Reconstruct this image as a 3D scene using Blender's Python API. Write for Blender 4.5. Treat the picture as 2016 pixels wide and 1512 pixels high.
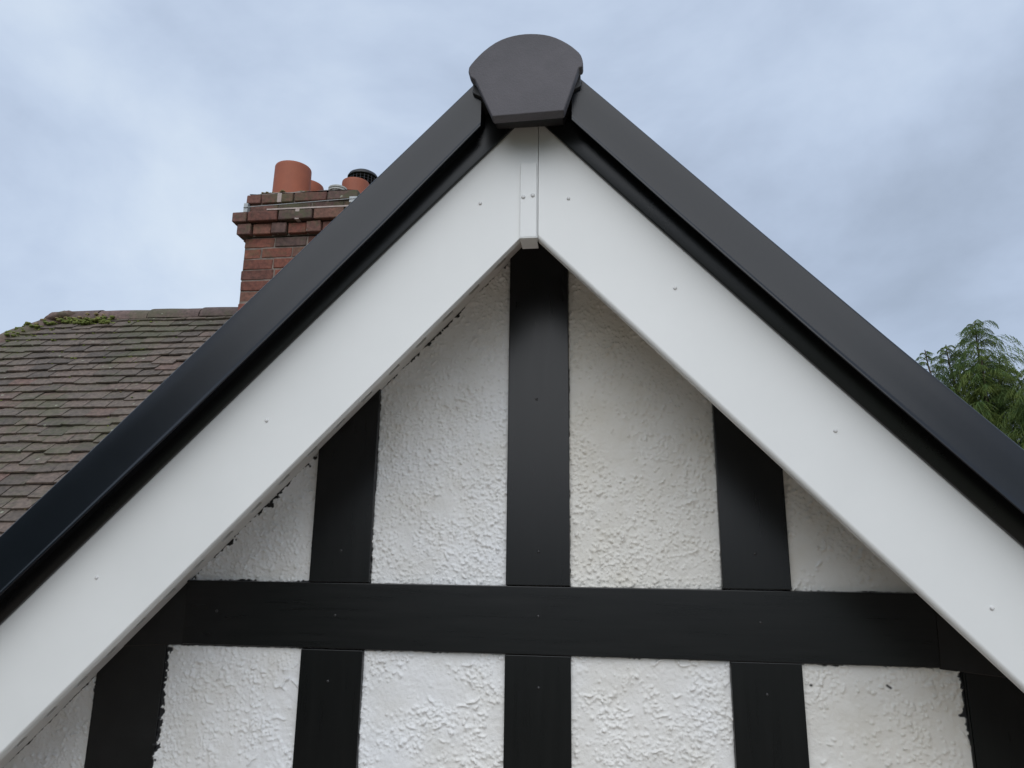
import bpy, bmesh, math, random
import numpy as np
from mathutils import Vector, Matrix

random.seed(7)
rng = np.random.default_rng(11)
for o in list(bpy.data.objects):
    bpy.data.objects.remove(o, do_unlink=True)
scene = bpy.context.scene
COL = scene.collection
Z0 = 4.2            # height of the beam's top edge above the ground

# ------------------------------------------------------------------ camera, sky, sun, exposure
cam_d = bpy.data.cameras.new('camera')
cam = bpy.data.objects.new('camera', cam_d)
COL.objects.link(cam)
cam_d.sensor_fit = 'HORIZONTAL'
cam_d.sensor_width = 36.0
cam_d.lens = 1429.5 / 2016 * 36.0
cam_d.clip_start = 0.05
cam_d.clip_end = 3000
R_ = Vector((0.99275966, 0.1194866, 0.01229661))
U_ = Vector((0.01603188, -0.23326112, 0.97228197))
F_ = Vector((-0.11904299, 0.96504518, 0.23348783))
m = Matrix((R_, U_, -F_)).transposed().to_4x4()
m.translation = Vector((0.1493, -1.7441, 0.0627 + Z0))
cam.matrix_world = m
scene.camera = cam

SUN_EL, SUN_ROT = math.radians(43), math.radians(180)   # high, behind the photographer
world = bpy.data.worlds.new('World')
scene.world = world
world.use_nodes = True
wn, wl = world.node_tree.nodes, world.node_tree.links
wn.clear()
w_out = wn.new('ShaderNodeOutputWorld')
sky = wn.new('ShaderNodeTexSky')
sky.sky_type = 'NISHITA'
sky.sun_disc = False
sky.sun_elevation = SUN_EL
sky.sun_rotation = SUN_ROT
bg_sky = wn.new('ShaderNodeBackground')
bg_sky.inputs['Strength'].default_value = 0.1
wl.new(sky.outputs[0], bg_sky.inputs['Color'])
tc = wn.new('ShaderNodeTexCoord')
mp = wn.new('ShaderNodeMapping')
mp.inputs['Scale'].default_value = (1.0, 1.0, 1.5)
mp.inputs['Location'].default_value = (0.35, 0.1, 0.2)
wl.new(tc.outputs['Generated'], mp.inputs['Vector'])
n1 = wn.new('ShaderNodeTexNoise')
n1.inputs['Scale'].default_value = 1.75
n1.inputs['Detail'].default_value = 7
n1.inputs['Roughness'].default_value = 0.54
n1.inputs['Distortion'].default_value = 0.25
wl.new(mp.outputs[0], n1.inputs['Vector'])
cr = wn.new('ShaderNodeValToRGB')
cr.color_ramp.interpolation = 'B_SPLINE'
e = cr.color_ramp.elements
e[0].position, e[0].color = 0.30, (0.33, 0.395, 0.50, 1)
e[1].position, e[1].color = 0.72, (0.70, 0.79, 0.89, 1)
el = cr.color_ramp.elements.new(0.45); el.color = (0.47, 0.56, 0.715, 1)
el = cr.color_ramp.elements.new(0.57); el.color = (0.555, 0.655, 0.815, 1)
wl.new(n1.outputs['Fac'], cr.inputs['Fac'])
bg_cl = wn.new('ShaderNodeBackground')
bg_cl.inputs['Strength'].default_value = 0.92
wl.new(cr.outputs[0], bg_cl.inputs['Color'])
w_mix = wn.new('ShaderNodeMixShader')
w_mix.inputs[0].default_value = 0.92
wl.new(bg_sky.outputs[0], w_mix.inputs[1])
wl.new(bg_cl.outputs[0], w_mix.inputs[2])
wl.new(w_mix.outputs[0], w_out.inputs['Surface'])

sun_d = bpy.data.lights.new('sun', 'SUN')
sun_d.energy = 1.5
sun_d.angle = math.radians(74)
sun_d.color = (1.0, 0.985, 0.955)
sun = bpy.data.objects.new('sun', sun_d)
COL.objects.link(sun)
sd = Vector((math.sin(SUN_ROT) * math.cos(SUN_EL), math.cos(SUN_ROT) * math.cos(SUN_EL), math.sin(SUN_EL)))
sun.rotation_euler = sd.to_track_quat('Z', 'Y').to_euler()
sun.location = sd * 30 + Vector((0, 0, Z0))

vs = scene.view_settings
vs.view_transform = 'Standard'
vs.look = 'None'
vs.exposure = 0.22
vs.gamma = 1.0
vs.use_curve_mapping = False
scene.cycles.max_bounces = 8
scene.cycles.use_denoising = True

# ------------------------------------------------------------------ helpers
def prop(o, label=None, cat=None, kind=None, group=None):
    if label: o['label'] = label
    if cat: o['category'] = cat
    if kind: o['kind'] = kind
    if group: o['group'] = group
    return o

def thing(name, loc, label, cat, group=None):
    o = bpy.data.objects.new(name, None)
    o.empty_display_size = 0.3
    COL.objects.link(o)
    o.location = loc
    return prop(o, label, cat, None, group)

def link(name, me, parent=None, matrix=None):
    o = bpy.data.objects.new(name, me)
    COL.objects.link(o)
    if parent is not None:
        o.parent = parent
        if parent.type == 'EMPTY':
            o.matrix_parent_inverse = Matrix.Translation(-parent.location)
        else:
            o.matrix_parent_inverse = parent.matrix_world.inverted()
    if matrix is not None:
        o.matrix_world = matrix
    return o

def finish(me, mat, smooth=35):
    if mat is not None:
        me.materials.append(mat)
    if smooth:
        me.polygons.foreach_set('use_smooth', [True] * len(me.polygons))
        me.set_sharp_from_angle(angle=math.radians(smooth))
    me.update()
    return me

def mesh_from(name, verts, faces, mat=None, smooth=0, dz=Z0):
    me = bpy.data.meshes.new(name)
    me.from_pydata([(v[0], v[1], v[2] + dz) for v in verts], [], faces)
    return finish(me, mat, smooth)

def from_bm(name, bm, mat, smooth=35):
    bmesh.ops.recalc_face_normals(bm, faces=bm.faces)
    me = bpy.data.meshes.new(name)
    bm.to_mesh(me)
    bm.free()
    return finish(me, mat, smooth)

def prism_bm(poly, y0, y1, bevel=0.0, seg=2, dz=Z0, bm=None):
    """polygon in the X-Z plane pushed from y0 to y1"""
    b = bm or bmesh.new()
    a = [b.verts.new((x, y0, z + dz)) for x, z in poly]
    c = [b.verts.new((x, y1, z + dz)) for x, z in poly]
    n = len(poly)
    fs = [b.faces.new(a), b.faces.new(list(reversed(c)))]
    for i in range(n):
        fs.append(b.faces.new((a[i], c[i], c[(i + 1) % n], a[(i + 1) % n])))
    if bevel and bm is None:
        bmesh.ops.recalc_face_normals(b, faces=b.faces)
        ed = [e_ for e_ in b.edges if e_.calc_face_angle(0) > 0.2]
        bmesh.ops.bevel(b, geom=ed, offset=bevel, segments=seg, profile=0.5, affect='EDGES', clamp_overlap=True)
    return b

def prism(name, poly, y0, y1, mat, parent, bevel=0.0, seg=2, smooth=40):
    return weighted(link(name, from_bm(name, prism_bm(poly, y0, y1, bevel, seg), mat, smooth), parent))

def weighted(o):
    md = o.modifiers.new('weighted_normal', 'WEIGHTED_NORMAL')
    md.mode = 'FACE_AREA'
    md.weight = 100
    md.keep_sharp = True
    return o

def rect(x0, x1, z0, z1):
    return [(x0, z0), (x1, z0), (x1, z1), (x0, z1)]

# ------------------------------------------------------------------ materials
def new_mat(name):
    m_ = bpy.data.materials.new(name)
    m_.use_nodes = True
    nt = m_.node_tree
    return m_, nt, nt.nodes, nt.links, nt.nodes['Principled BSDF']

def ramp(nd, stops, interp='LINEAR'):
    r = nd.new('ShaderNodeValToRGB')
    r.color_ramp.interpolation = interp
    el_ = r.color_ramp.elements
    for i, (p_, c_) in enumerate(stops):
        if i < 2:
            el_[i].position = p_
            q_ = el_[i]
        else:
            q_ = el_.new(p_)
        q_.color = (c_[0], c_[1], c_[2], 1)
    return r

def noise(nd, ln, scale, detail=5, rough=0.55, vec=None, stretch=None):
    t = nd.new('ShaderNodeTexCoord')
    src = t.outputs['Object'] if vec is None else vec
    if stretch:
        mm = nd.new('ShaderNodeMapping')
        mm.inputs['Scale'].default_value = stretch
        ln.new(src, mm.inputs['Vector'])
        src = mm.outputs[0]
    n_ = nd.new('ShaderNodeTexNoise')
    n_.inputs['Scale'].default_value = scale
    n_.inputs['Detail'].default_value = detail
    n_.inputs['Roughness'].default_value = rough
    ln.new(src, n_.inputs['Vector'])
    return n_

def bump(nd, ln, height, bsdf, strength=0.2, dist=0.01):
    b_ = nd.new('ShaderNodeBump')
    b_.inputs['Strength'].default_value = strength
    b_.inputs['Distance'].default_value = dist
    ln.new(height, b_.inputs['Height'])
    ln.new(b_.outputs[0], bsdf.inputs['Normal'])
    return b_

def mixcol(nd, ln, fac, a, b, mode='MIX'):
    mx = nd.new('ShaderNodeMix')
    mx.data_type = 'RGBA'
    mx.blend_type = mode
    for sock, v in ((mx.inputs[0], fac), (mx.inputs[6], a), (mx.inputs[7], b)):
        if hasattr(v, 'is_linked'):
            ln.new(v, sock)
        elif isinstance(v, (int, float)):
            sock.default_value = v
        else:
            sock.default_value = (v[0], v[1], v[2], 1)
    return mx.outputs[2]

def simple(name, c0, c1, scale=6, rough=(0.35, 0.45), bump_s=0.0, bump_scale=60, stretch=None, spec=0.5):
    m_, nt, nd, ln, bs = new_mat(name)
    n_ = noise(nd, ln, scale, 6, 0.6, stretch=stretch)
    r_ = ramp(nd, [(0.3, c0), (0.7, c1)])
    ln.new(n_.outputs['Fac'], r_.inputs[0])
    ln.new(r_.outputs[0], bs.inputs['Base Color'])
    mr = nd.new('ShaderNodeMapRange')
    mr.inputs['To Min'].default_value, mr.inputs['To Max'].default_value = rough
    ln.new(n_.outputs['Fac'], mr.inputs[0])
    ln.new(mr.outputs[0], bs.inputs['Roughness'])
    bs.inputs['Specular IOR Level'].default_value = spec
    if bump_s:
        n2 = noise(nd, ln, bump_scale, 4, 0.6, stretch=stretch)
        bump(nd, ln, n2.outputs['Fac'], bs, bump_s, 0.004)
    return m_

M_WHITE = simple('white_upvc', (0.745, 0.752, 0.738), (0.80, 0.805, 0.79), 3.0, (0.30, 0.42), 0.03, 14)
M_VERGE = simple('black_verge_plastic', (0.0045, 0.0062, 0.0098), (0.0065, 0.0088, 0.013), 5.0, (0.22, 0.30), 0.02, 30, None, 0.43)
M_STRIP = simple('black_strip', (0.0045, 0.0046, 0.0052), (0.007, 0.007, 0.0076), 5.0, (0.24, 0.32), 0.03, 30)
M_TIMBER = simple('black_timber_board', (0.0036, 0.0036, 0.0042), (0.0056, 0.0056, 0.006), 7.0, (0.24, 0.33), 0.012, 40, (8, 1, 0.6), 0.38)
M_BEAM = simple('black_beam_board', (0.004, 0.004, 0.0046), (0.0075, 0.0075, 0.008), 9.0, (0.24, 0.33), 0.015, 46, (0.5, 1, 9), 0.40)
M_OLDTIMBER = simple('old_black_timber', (0.004, 0.004, 0.0046), (0.008, 0.008, 0.0085), 16.0, (0.32, 0.45), 0.25, 60)
M_RIDGE = simple('dark_concrete_cap', (0.070, 0.066, 0.073), (0.112, 0.104, 0.114), 9.0, (0.62, 0.8), 0.22, 240)
M_DARKRIDGE = simple('black_ridge_tile', (0.015, 0.015, 0.017), (0.03, 0.03, 0.032), 9.0, (0.45, 0.6), 0.1, 90)
M_NAIL = simple('white_nail_head', (0.64, 0.64, 0.63), (0.74, 0.74, 0.73), 80.0, (0.3, 0.4))
M_BLACKNAIL = simple('black_nail_head', (0.02, 0.02, 0.021), (0.035, 0.035, 0.036), 80.0, (0.25, 0.35))
M_SOFFIT = simple('weathered_white_soffit', (0.66, 0.65, 0.63), (0.76, 0.75, 0.73), 14.0, (0.5, 0.65), 0.1, 60)
M_POT = simple('terracotta_pot', (0.26, 0.072, 0.036), (0.35, 0.102, 0.05), 6.0, (0.6, 0.75), 0.15, 60, (1, 1, 0.8))
M_COWL = simple('black_metal_cowl', (0.012, 0.012, 0.014), (0.025, 0.025, 0.028), 12.0, (0.4, 0.55))
M_VENT = simple('grey_flue_terminal', (0.38, 0.38, 0.35), (0.52, 0.52, 0.49), 12.0, (0.45, 0.6))
M_GALV = simple('galvanised_metal', (0.32, 0.34, 0.35), (0.50, 0.52, 0.52), 30.0, (0.35, 0.5))
M_SLOPE = simple('dark_roof_covering', (0.03, 0.03, 0.032), (0.055, 0.053, 0.055), 14.0, (0.6, 0.8), 0.2, 60)
M_UNDER = simple('roof_underlay', (0.018, 0.016, 0.015), (0.03, 0.027, 0.025), 10.0, (0.7, 0.85))
M_WALL = simple('cream_render_wall', (0.58, 0.57, 0.54), (0.66, 0.65, 0.62), 3.0, (0.6, 0.75), 0.5, 70)
M_GROUND = simple('buff_paving_ground', (0.21, 0.155, 0.115), (0.31, 0.24, 0.18), 0.6, (0.8, 0.95), 0.4, 8)
M_LAWN = simple('lawn', (0.040, 0.060, 0.022), (0.075, 0.095, 0.038), 0.35, (0.8, 0.95), 0.4, 8)
M_BARK = simple('conifer_bark', (0.05, 0.035, 0.024), (0.11, 0.08, 0.058), 14.0, (0.8, 0.95), 0.5, 40)

# painted roughcast: white masonry paint, stains, black brush marks held in the vertex attribute 'brush'
def render_mat(name, white, cream):
    m_, nt, nd, ln, bs = new_mat(name)
    na = noise(nd, ln, 2.2, 4, 0.55)
    ra = ramp(nd, [(0.35, white), (0.65, cream)])
    ln.new(na.outputs['Fac'], ra.inputs[0])
    nb = noise(nd, ln, 9, 6, 0.6)
    rb = ramp(nd, [(0.30, (0.92, 0.91, 0.885)), (0.55, (1, 1, 1))])
    ln.new(nb.outputs['Fac'], rb.inputs[0])
    c = mixcol(nd, ln, 1.0, ra.outputs[0], rb.outputs[0], 'MULTIPLY')
    at = nd.new('ShaderNodeAttribute')
    at.attribute_name = 'brush'
    c = mixcol(nd, ln, at.outputs['Fac'], c, (0.018, 0.018, 0.019))
    ln.new(c, bs.inputs['Base Color'])
    bs.inputs['Roughness'].default_value = 0.6
    bs.inputs['Specular IOR Level'].default_value = 0.35
    nf = noise(nd, ln, 330, 4, 0.7)
    bump(nd, ln, nf.outputs['Fac'], bs, 0.6, 0.0022)
    return m_
M_RENDER = render_mat('white_painted_roughcast', (0.82, 0.825, 0.83), (0.83, 0.815, 0.785))
M_CREAM = render_mat('cream_painted_roughcast', (0.82, 0.81, 0.78), (0.80, 0.77, 0.705))  # warmer cream tint, used on most of the right-hand panels

def tile_mat(name, stops, moss=0.5, seed=0.0, lichen=True):
    """clay tile: own tone per tile, grain, lichen spots, green film"""
    m_, nt, nd, ln, bs = new_mat(name)
    oi = nd.new('ShaderNodeObjectInfo')
    r_ = ramp(nd, stops)
    ln.new(oi.outputs['Random'], r_.inputs[0])
    geo = nd.new('ShaderNodeNewGeometry')
    ng = noise(nd, ln, 38, 6, 0.65, vec=geo.outputs['Position'])
    rg = ramp(nd, [(0.28, (0.45, 0.45, 0.45)), (0.72, (1.45, 1.42, 1.38))])
    ln.new(ng.outputs['Fac'], rg.inputs[0])
    c = mixcol(nd, ln, 1.0, r_.outputs[0], rg.outputs[0], 'MULTIPLY')
    nm = noise(nd, ln, 2.4, 5, 0.6, vec=geo.outputs['Position'])
    nm2 = noise(nd, ln, 30, 4, 0.6, vec=geo.outputs['Position'])
    ad = nd.new('ShaderNodeMath'); ad.operation = 'MULTIPLY_ADD'
    ln.new(nm2.outputs['Fac'], ad.inputs[0]); ad.inputs[1].default_value = 0.45
    ln.new(nm.outputs['Fac'], ad.inputs[2])
    rm = ramp(nd, [(0.72, (0, 0, 0)), (0.86, (1, 1, 1))])
    ln.new(ad.outputs[0], rm.inputs[0])
    mk = nd.new('ShaderNodeMath'); mk.operation = 'MULTIPLY'
    ln.new(rm.outputs[0], mk.inputs[0]); mk.inputs[1].default_value = moss
    c = mixcol(nd, ln, mk.outputs[0], c, (0.075, 0.085, 0.035))
    if lichen:
        vo = nd.new('ShaderNodeTexVoronoi')
        vo.inputs['Scale'].default_value = 9.0
        ln.new(geo.outputs['Position'], vo.inputs['Vector'])
        nv = noise(nd, ln, 60, 3, 0.6, vec=geo.outputs['Position'])
        a2 = nd.new('ShaderNodeMath'); a2.operation = 'MULTIPLY_ADD'
        ln.new(nv.outputs['Fac'], a2.inputs[0]); a2.inputs[1].default_value = 0.25
        ln.new(vo.outputs['Distance'], a2.inputs[2])
        rl = ramp(nd, [(0.185, (1, 1, 1)), (0.225, (0, 0, 0))])
        ln.new(a2.outputs[0], rl.inputs[0])
        c = mixcol(nd, ln, rl.outputs[0], c, (0.27, 0.27, 0.20))
    ln.new(c, bs.inputs['Base Color'])
    bs.inputs['Roughness'].default_value = 0.78
    nb_ = noise(nd, ln, 120, 5, 0.65, vec=geo.outputs['Position'])
    bump(nd, ln, nb_.outputs['Fac'], bs, 0.5, 0.006)
    return m_
M_TILE = tile_mat('brown_clay_tile', [(0.0, (0.085, 0.068, 0.056)), (0.3, (0.122, 0.098, 0.080)), (0.6, (0.145, 0.114, 0.092)),
                                      (0.92, (0.15, 0.110, 0.090)), (1.0, (0.155, 0.094, 0.076))], 0.5)
M_RIDGETILE = tile_mat('ridge_tile_clay', [(0.0, (0.10, 0.07, 0.062)), (1.0, (0.16, 0.105, 0.09))], 0.5)
M_BRICK = tile_mat('red_brick', [(0.0, (0.105, 0.045, 0.033)), (0.35, (0.175, 0.058, 0.038)), (0.7, (0.215, 0.072, 0.045)), (1.0, (0.165, 0.082, 0.058))], 0.4, lichen=False)
M_SOOT = tile_mat('sooty_brick', [(0.0, (0.07, 0.048, 0.041)), (0.5, (0.12, 0.064, 0.052)), (1.0, (0.165, 0.068, 0.05))], 0.7)
M_MORTAR = simple('lime_mortar', (0.09, 0.070, 0.057), (0.27, 0.22, 0.185), 14.0, (0.85, 0.95), 0.6, 120)
M_PALEMORTAR = simple('pale_fresh_mortar', (0.36, 0.29, 0.26), (0.50, 0.42, 0.38), 22.0, (0.85, 0.95), 0.5, 120)
M_MOSS = simple('moss', (0.07, 0.105, 0.018), (0.22, 0.235, 0.06), 18.0, (0.9, 1.0), 0.8, 160)
M_DRYMOSS = simple('dry_moss', (0.17, 0.13, 0.06), (0.30, 0.24, 0.13), 18.0, (0.9, 1.0), 0.8, 160)

def leaf_mat(name, dark, mid, light):
    m_, nt, nd, ln, bs = new_mat(name)
    n_ = noise(nd, ln, 2.6, 5, 0.65)
    at = nd.new('ShaderNodeAttribute')
    at.attribute_name = 'tip'
    mx = nd.new('ShaderNodeMath'); mx.operation = 'MULTIPLY_ADD'
    ln.new(at.outputs['Fac'], mx.inputs[0]); mx.inputs[1].default_value = 0.35
    ln.new(n_.outputs['Fac'], mx.inputs[2])
    r_ = ramp(nd, [(0.38, dark), (0.62, mid), (0.88, light)])
    ln.new(mx.outputs[0], r_.inputs[0])
    ln.new(r_.outputs[0], bs.inputs['Base Color'])
    bs.inputs['Roughness'].default_value = 0.6
    bs.inputs['Specular IOR Level'].default_value = 0.25
    tr = nd.new('ShaderNodeBsdfTranslucent')
    ln.new(r_.outputs[0], tr.inputs['Color'])
    ms = nd.new('ShaderNodeMixShader')
    ms.inputs[0].default_value = 0.22
    ln.new(bs.outputs[0], ms.inputs[1]); ln.new(tr.outputs[0], ms.inputs[2])
    ln.new(ms.outputs[0], nd['Material Output'].inputs['Surface'])
    return m_
M_LEAF = leaf_mat('cypress_foliage', (0.032, 0.062, 0.020), (0.085, 0.140, 0.038), (0.20, 0.245, 0.062))

# ------------------------------------------------------------------ ground
bm = bmesh.new()
bmesh.ops.create_grid(bm, x_segments=8, y_segments=8, size=600)
g = link('ground', from_bm('ground', bm, M_LAWN, 0))
prop(g, 'grassy ground around the houses, below the picture', None, 'structure')
p_ = link('pavement', mesh_from('pavement', [(-9, -11, 0.004), (9, -11, 0.004), (9, 3, 0.004), (-9, 3, 0.004)], [(0, 1, 2, 3)], M_GROUND, 0, 0.0))
prop(p_, 'buff paving in front of the houses, below the picture', None, 'structure')

# ------------------------------------------------------------------ gable house
TA = 1.038                       # tan of the roof pitch (46 degrees)
D = 0.2786                       # how far the bargeboards stand out from the timbers
gable = thing('gable_house', (0, 0, 0),
              'near half-timbered gable with white bargeboards, black verge trim and white roughcast panels', 'house')

# main wall slab
prism('wall', [(-1.4, -Z0), (1.4, -Z0), (1.4, -0.56), (0, 0.90), (-1.4, -0.56)], 0.024, 0.27, M_WALL, gable)

# --- roughcast panels: real relief on a 3 mm grid
def smooth_noise(nx, nz, cell, seed):
    r = np.random.default_rng(seed)
    gx, gz = int(nx / cell) + 3, int(nz / cell) + 3
    gr = r.standard_normal((gx, gz))
    x = np.arange(nx) / cell; z = np.arange(nz) / cell
    xi, zi = x.astype(int), z.astype(int)
    fx, fz = x - xi, z - zi
    fx = fx * fx * (3 - 2 * fx); fz = fz * fz * (3 - 2 * fz)
    a = gr[np.ix_(xi, zi)]; b = gr[np.ix_(xi + 1, zi)]; c = gr[np.ix_(xi, zi + 1)]; d = gr[np.ix_(xi + 1, zi + 1)]
    return (a * (1 - fx)[:, None] + b * fx[:, None]) * (1 - fz)[None] + (c * (1 - fx)[:, None] + d * fx[:, None]) * fz[None]

STEP = 0.00185
def render_panel(x0, x1, z0, z1, seed, style, rag, marks=(), base_y=0.0135):
    """style: (bump density per m2, min size, max size, height, ridges per m2); rag: metres of black brushing at left, right, bottom, top, soffit"""
    r = np.random.default_rng(seed)
    ov = 0.012                                   # carries on behind the timbers
    nx = int((x1 - x0 + 2 * ov) / STEP); nz = int((z1 - z0 + 2 * ov) / STEP)
    xs = x0 - ov + np.arange(nx) * STEP; zs = z0 - ov + np.arange(nz) * STEP
    H = (0.0012 * smooth_noise(nx, nz, 52, seed) + 0.00040 * smooth_noise(nx, nz, 9, seed + 1) + 0.00030 * smooth_noise(nx, nz, 3.6, seed + 2)
         + 0.00016 * smooth_noise(nx, nz, 2.1, seed + 9))
    dens, s0, s1, hh, ridges = style
    area = nx * nz * STEP * STEP
    pth = (0.05, 0.5) if style in (SCAB, BLOB) else (-0.35, 0.7)
    patch = smooth_noise(nx, nz, 26, seed + 3) * 0.8 + smooth_noise(nx, nz, 60, seed + 4) * 0.5
    def splat(cx, cz, sa, sb, ang, h):
        k = int(2.4 * max(sa, sb) / STEP) + 1
        i0, i1, j0, j1 = max(cx - k, 0), min(cx + k + 1, nx), max(cz - k, 0), min(cz + k + 1, nz)
        if i0 >= i1 or j0 >= j1: return
        dx = (np.arange(i0, i1) - cx)[:, None] * STEP; dz = (np.arange(j0, j1) - cz)[None] * STEP
        u = dx * math.cos(ang) + dz * math.sin(ang); v = -dx * math.sin(ang) + dz * math.cos(ang)
        q = (u / sa) ** 2 + (v / sb) ** 2
        H[i0:i1, j0:j1] += h * np.exp(-q)
    for _ in range(int(dens * area)):
        cx, cz = r.integers(nx), r.integers(nz)
        if patch[cx, cz] < r.normal(pth[0], pth[1]): continue
        s = s0 + (s1 - s0) * r.random() ** 2.2
        splat(cx, cz, s * r.uniform(0.95, 1.2), s, r.uniform(0, 3.2), hh * r.uniform(0.4, 1.25) * (s / s1) ** 0.6)
    for _ in range(int(ridges * area)):           # worm-like trowel ridges
        cx, cz = r.integers(nx), r.integers(nz)
        a = r.normal(0.15, 0.6)
        for k in range(r.integers(3, 9)):
            splat(int(cx), int(cz), 0.005, 0.0022, a, hh * r.uniform(0.45, 0.9))
            cx += 2.2 * math.cos(a); cz += 2.2 * math.sin(a); a += r.normal(0, 0.45)
    # black brush marks where the timbers were painted
    X, Zz = np.meshgrid(xs, zs, indexing='ij')
    w = 0.45 * smooth_noise(nx, nz, 8, seed + 5) + 0.55 * smooth_noise(nx, nz, 3.0, seed + 6) + 0.6 * smooth_noise(nx, nz, 34, seed + 7)
    B = np.zeros((nx, nz))
    for dist, rg in ((X - x0, rag[0]), (x1 - X, rag[1]), (Zz - z0, rag[2]), (z1 - Zz, rag[3]), (0.897 - TA * np.abs(X) - Zz, rag[4])):
        if rg > 0:
            B = np.maximum(B, np.clip((rg * (0.25 + 0.75 * np.clip(w + 0.1, -1, 2.2)) - dist) / 0.002 + 0.5, 0, 1))
    for mx_, mz_, ln_, ang in marks:
        u = (X - mx_) * math.cos(ang) + (Zz - mz_) * math.sin(ang); v = -(X - mx_) * math.sin(ang) + (Zz - mz_) * math.cos(ang)
        B = np.maximum(B, np.clip(1.4 - np.sqrt((np.maximum(np.abs(u) - ln_, 0) / 0.0028) ** 2 + (v / 0.0028) ** 2), 0, 1))
    Y = base_y - H
    me = bpy.data.meshes.new('render_panel')
    idx = np.arange(nx * nz).reshape(nx, nz)
    quads = np.stack([idx[:-1, :-1], idx[1:, :-1], idx[1:, 1:], idx[:-1, 1:]], -1).reshape(-1, 4)
    # cut away what would stick up through the soffit
    keep = (Zz < 0.93 - TA * np.abs(X))[:-1, :-1].reshape(-1)
    quads = quads[keep]
    me.vertices.add(nx * nz)
    co = np.stack([X, Y, Zz + Z0], -1).reshape(-1)
    me.vertices.foreach_set('co', co.astype(np.float32))
    me.loops.add(quads.size); me.polygons.add(len(quads))
    me.loops.foreach_set('vertex_index', quads.reshape(-1).astype(np.int32))
    me.polygons.foreach_set('loop_start', (np.arange(len(quads)) * 4).astype(np.int32))
    me.polygons.foreach_set('use_smooth', np.ones(len(quads), dtype=bool))
    at = me.attributes.new('brush', 'FLOAT', 'POINT')
    at.data.foreach_set('value', B.reshape(-1).astype(np.float32))
    me.update(calc_edges=True)
    me.validate()
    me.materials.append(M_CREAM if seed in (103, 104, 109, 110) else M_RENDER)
    return link('render_panel', me, gable)

FINE = (34000, 0.0017, 0.0034, 0.0034, 30)
MIDS = (24000, 0.0018, 0.0036, 0.0037, 25)
BLOB = (18000, 0.0019, 0.0040, 0.0040, 30)
SCAB = (32000, 0.0017, 0.0038, 0.0035, 170)
render_panel(-0.95, -0.554, 0.0, 0.40, 101, FINE, (0, 0.003, 0.004, 0, 0.014))
render_panel(-0.404, -0.075, 0.0, 0.84, 102, FINE, (0.0022, 0.0006, 0.0012, 0, 0.009))
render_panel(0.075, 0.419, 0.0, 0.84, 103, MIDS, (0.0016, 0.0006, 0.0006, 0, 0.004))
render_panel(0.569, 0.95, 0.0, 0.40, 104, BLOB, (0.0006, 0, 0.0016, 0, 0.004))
render_panel(-1.36, -1.079, -0.62, -0.15, 105, SCAB, (0, 0.002, 0, 0, 0.004))
render_panel(-0.906, -0.561, -0.62, -0.152, 106, SCAB, (0.010, 0.0003, 0, 0.0012, 0))
render_panel(-0.410, -0.075, -0.62, -0.152, 107, SCAB, (0.0008, 0.0006, 0, 0.0012, 0))
render_panel(0.075, 0.427, -0.62, -0.152, 108, SCAB, (0.0004, 0.0008, 0, 0.0020, 0))
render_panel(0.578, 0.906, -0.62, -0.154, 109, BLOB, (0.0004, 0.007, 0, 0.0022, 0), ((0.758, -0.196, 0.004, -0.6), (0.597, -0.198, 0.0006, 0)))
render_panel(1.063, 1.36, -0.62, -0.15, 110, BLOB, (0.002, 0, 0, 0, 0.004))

# --- black timbers
def nail_mesh(name, r, h, mat, flat=0.5):
    b = bmesh.new()
    prof = [(r, 0.0), (r * 0.96, -h * 0.5), (r * 0.62, -h * 0.92), (0.0, -h)]
    n = 12
    rings = []
    for pr, py in prof[:-1]:
        rings.append([b.verts.new((pr * math.cos(2 * math.pi * i / n), py, pr * math.sin(2 * math.pi * i / n))) for i in range(n)])
    top = b.verts.new((0, prof[-1][1], 0))
    for a, c in zip(rings[:-1], rings[1:]):
        for i in range(n):
            b.faces.new((a[i], a[(i + 1) % n], c[(i + 1) % n], c[i]))
    for i in range(n):
        b.faces.new((rings[-1][i], rings[-1][(i + 1) % n], top))
    return from_bm(name, b, mat, 50)
ME_WNAIL = nail_mesh('nail', 0.0040, 0.0032, M_NAIL)
ME_BNAIL = nail_mesh('nail', 0.0034, 0.0024, M_BLACKNAIL)
ME_SCREW = nail_mesh('screw', 0.0048, 0.0036, M_NAIL)

def stick(name, me, parent, x, y, z):
    return link(name, me, parent, Matrix.Translation((x, y, z + Z0)))

def soff(x, off=0.90):
    return off - TA * abs(x)

W = 0.15
def post(x0, x1, z0, z1, nails, y=0.0, mat=M_TIMBER, jag=0.0):
    top = [(x1, z1), (x0, z1)] if z1 is not None else ([(x1, soff(x1)), (0.0, soff(0)), (x0, soff(x0))] if x0 < 0 < x1 else [(x1, soff(x1)), (x0, soff(x0))])
    p_ = prism('timber_post', [(x0, z0), (x1, z0)] + top, y, 0.03, mat, gable, 0.0022, 2)
    for nx_, nz_ in nails:
        stick('nail', ME_BNAIL, p_, nx_, y, nz_)
    return p_
post(-W / 2, W / 2, 0.0015, None, [(-0.004, 0.445), (0.002, 0.079)])
post(-0.5545, -0.404, 0.0015, None, [(-0.478, 0.076)])
post(0.419, 0.569, 0.0015, None, [(0.494, 0.080)])
post(-0.5615, -0.4102, -1.3, -0.1515, [(-0.490, -0.221)], 0.0015)
post(-W / 2, W / 2 + 0.001, -1.3, -0.1515, [(0.003, -0.220)], 0.0015)
post(0.4275, 0.579, -1.3, -0.1525, [(0.501, -0.218)], 0.0015)
post(-1.079, -0.906, -1.3, -0.12, [], 0.0085, M_OLDTIMBER)
post(0.914, 1.064, -1.3, -0.12, [], 0.0085)
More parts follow.
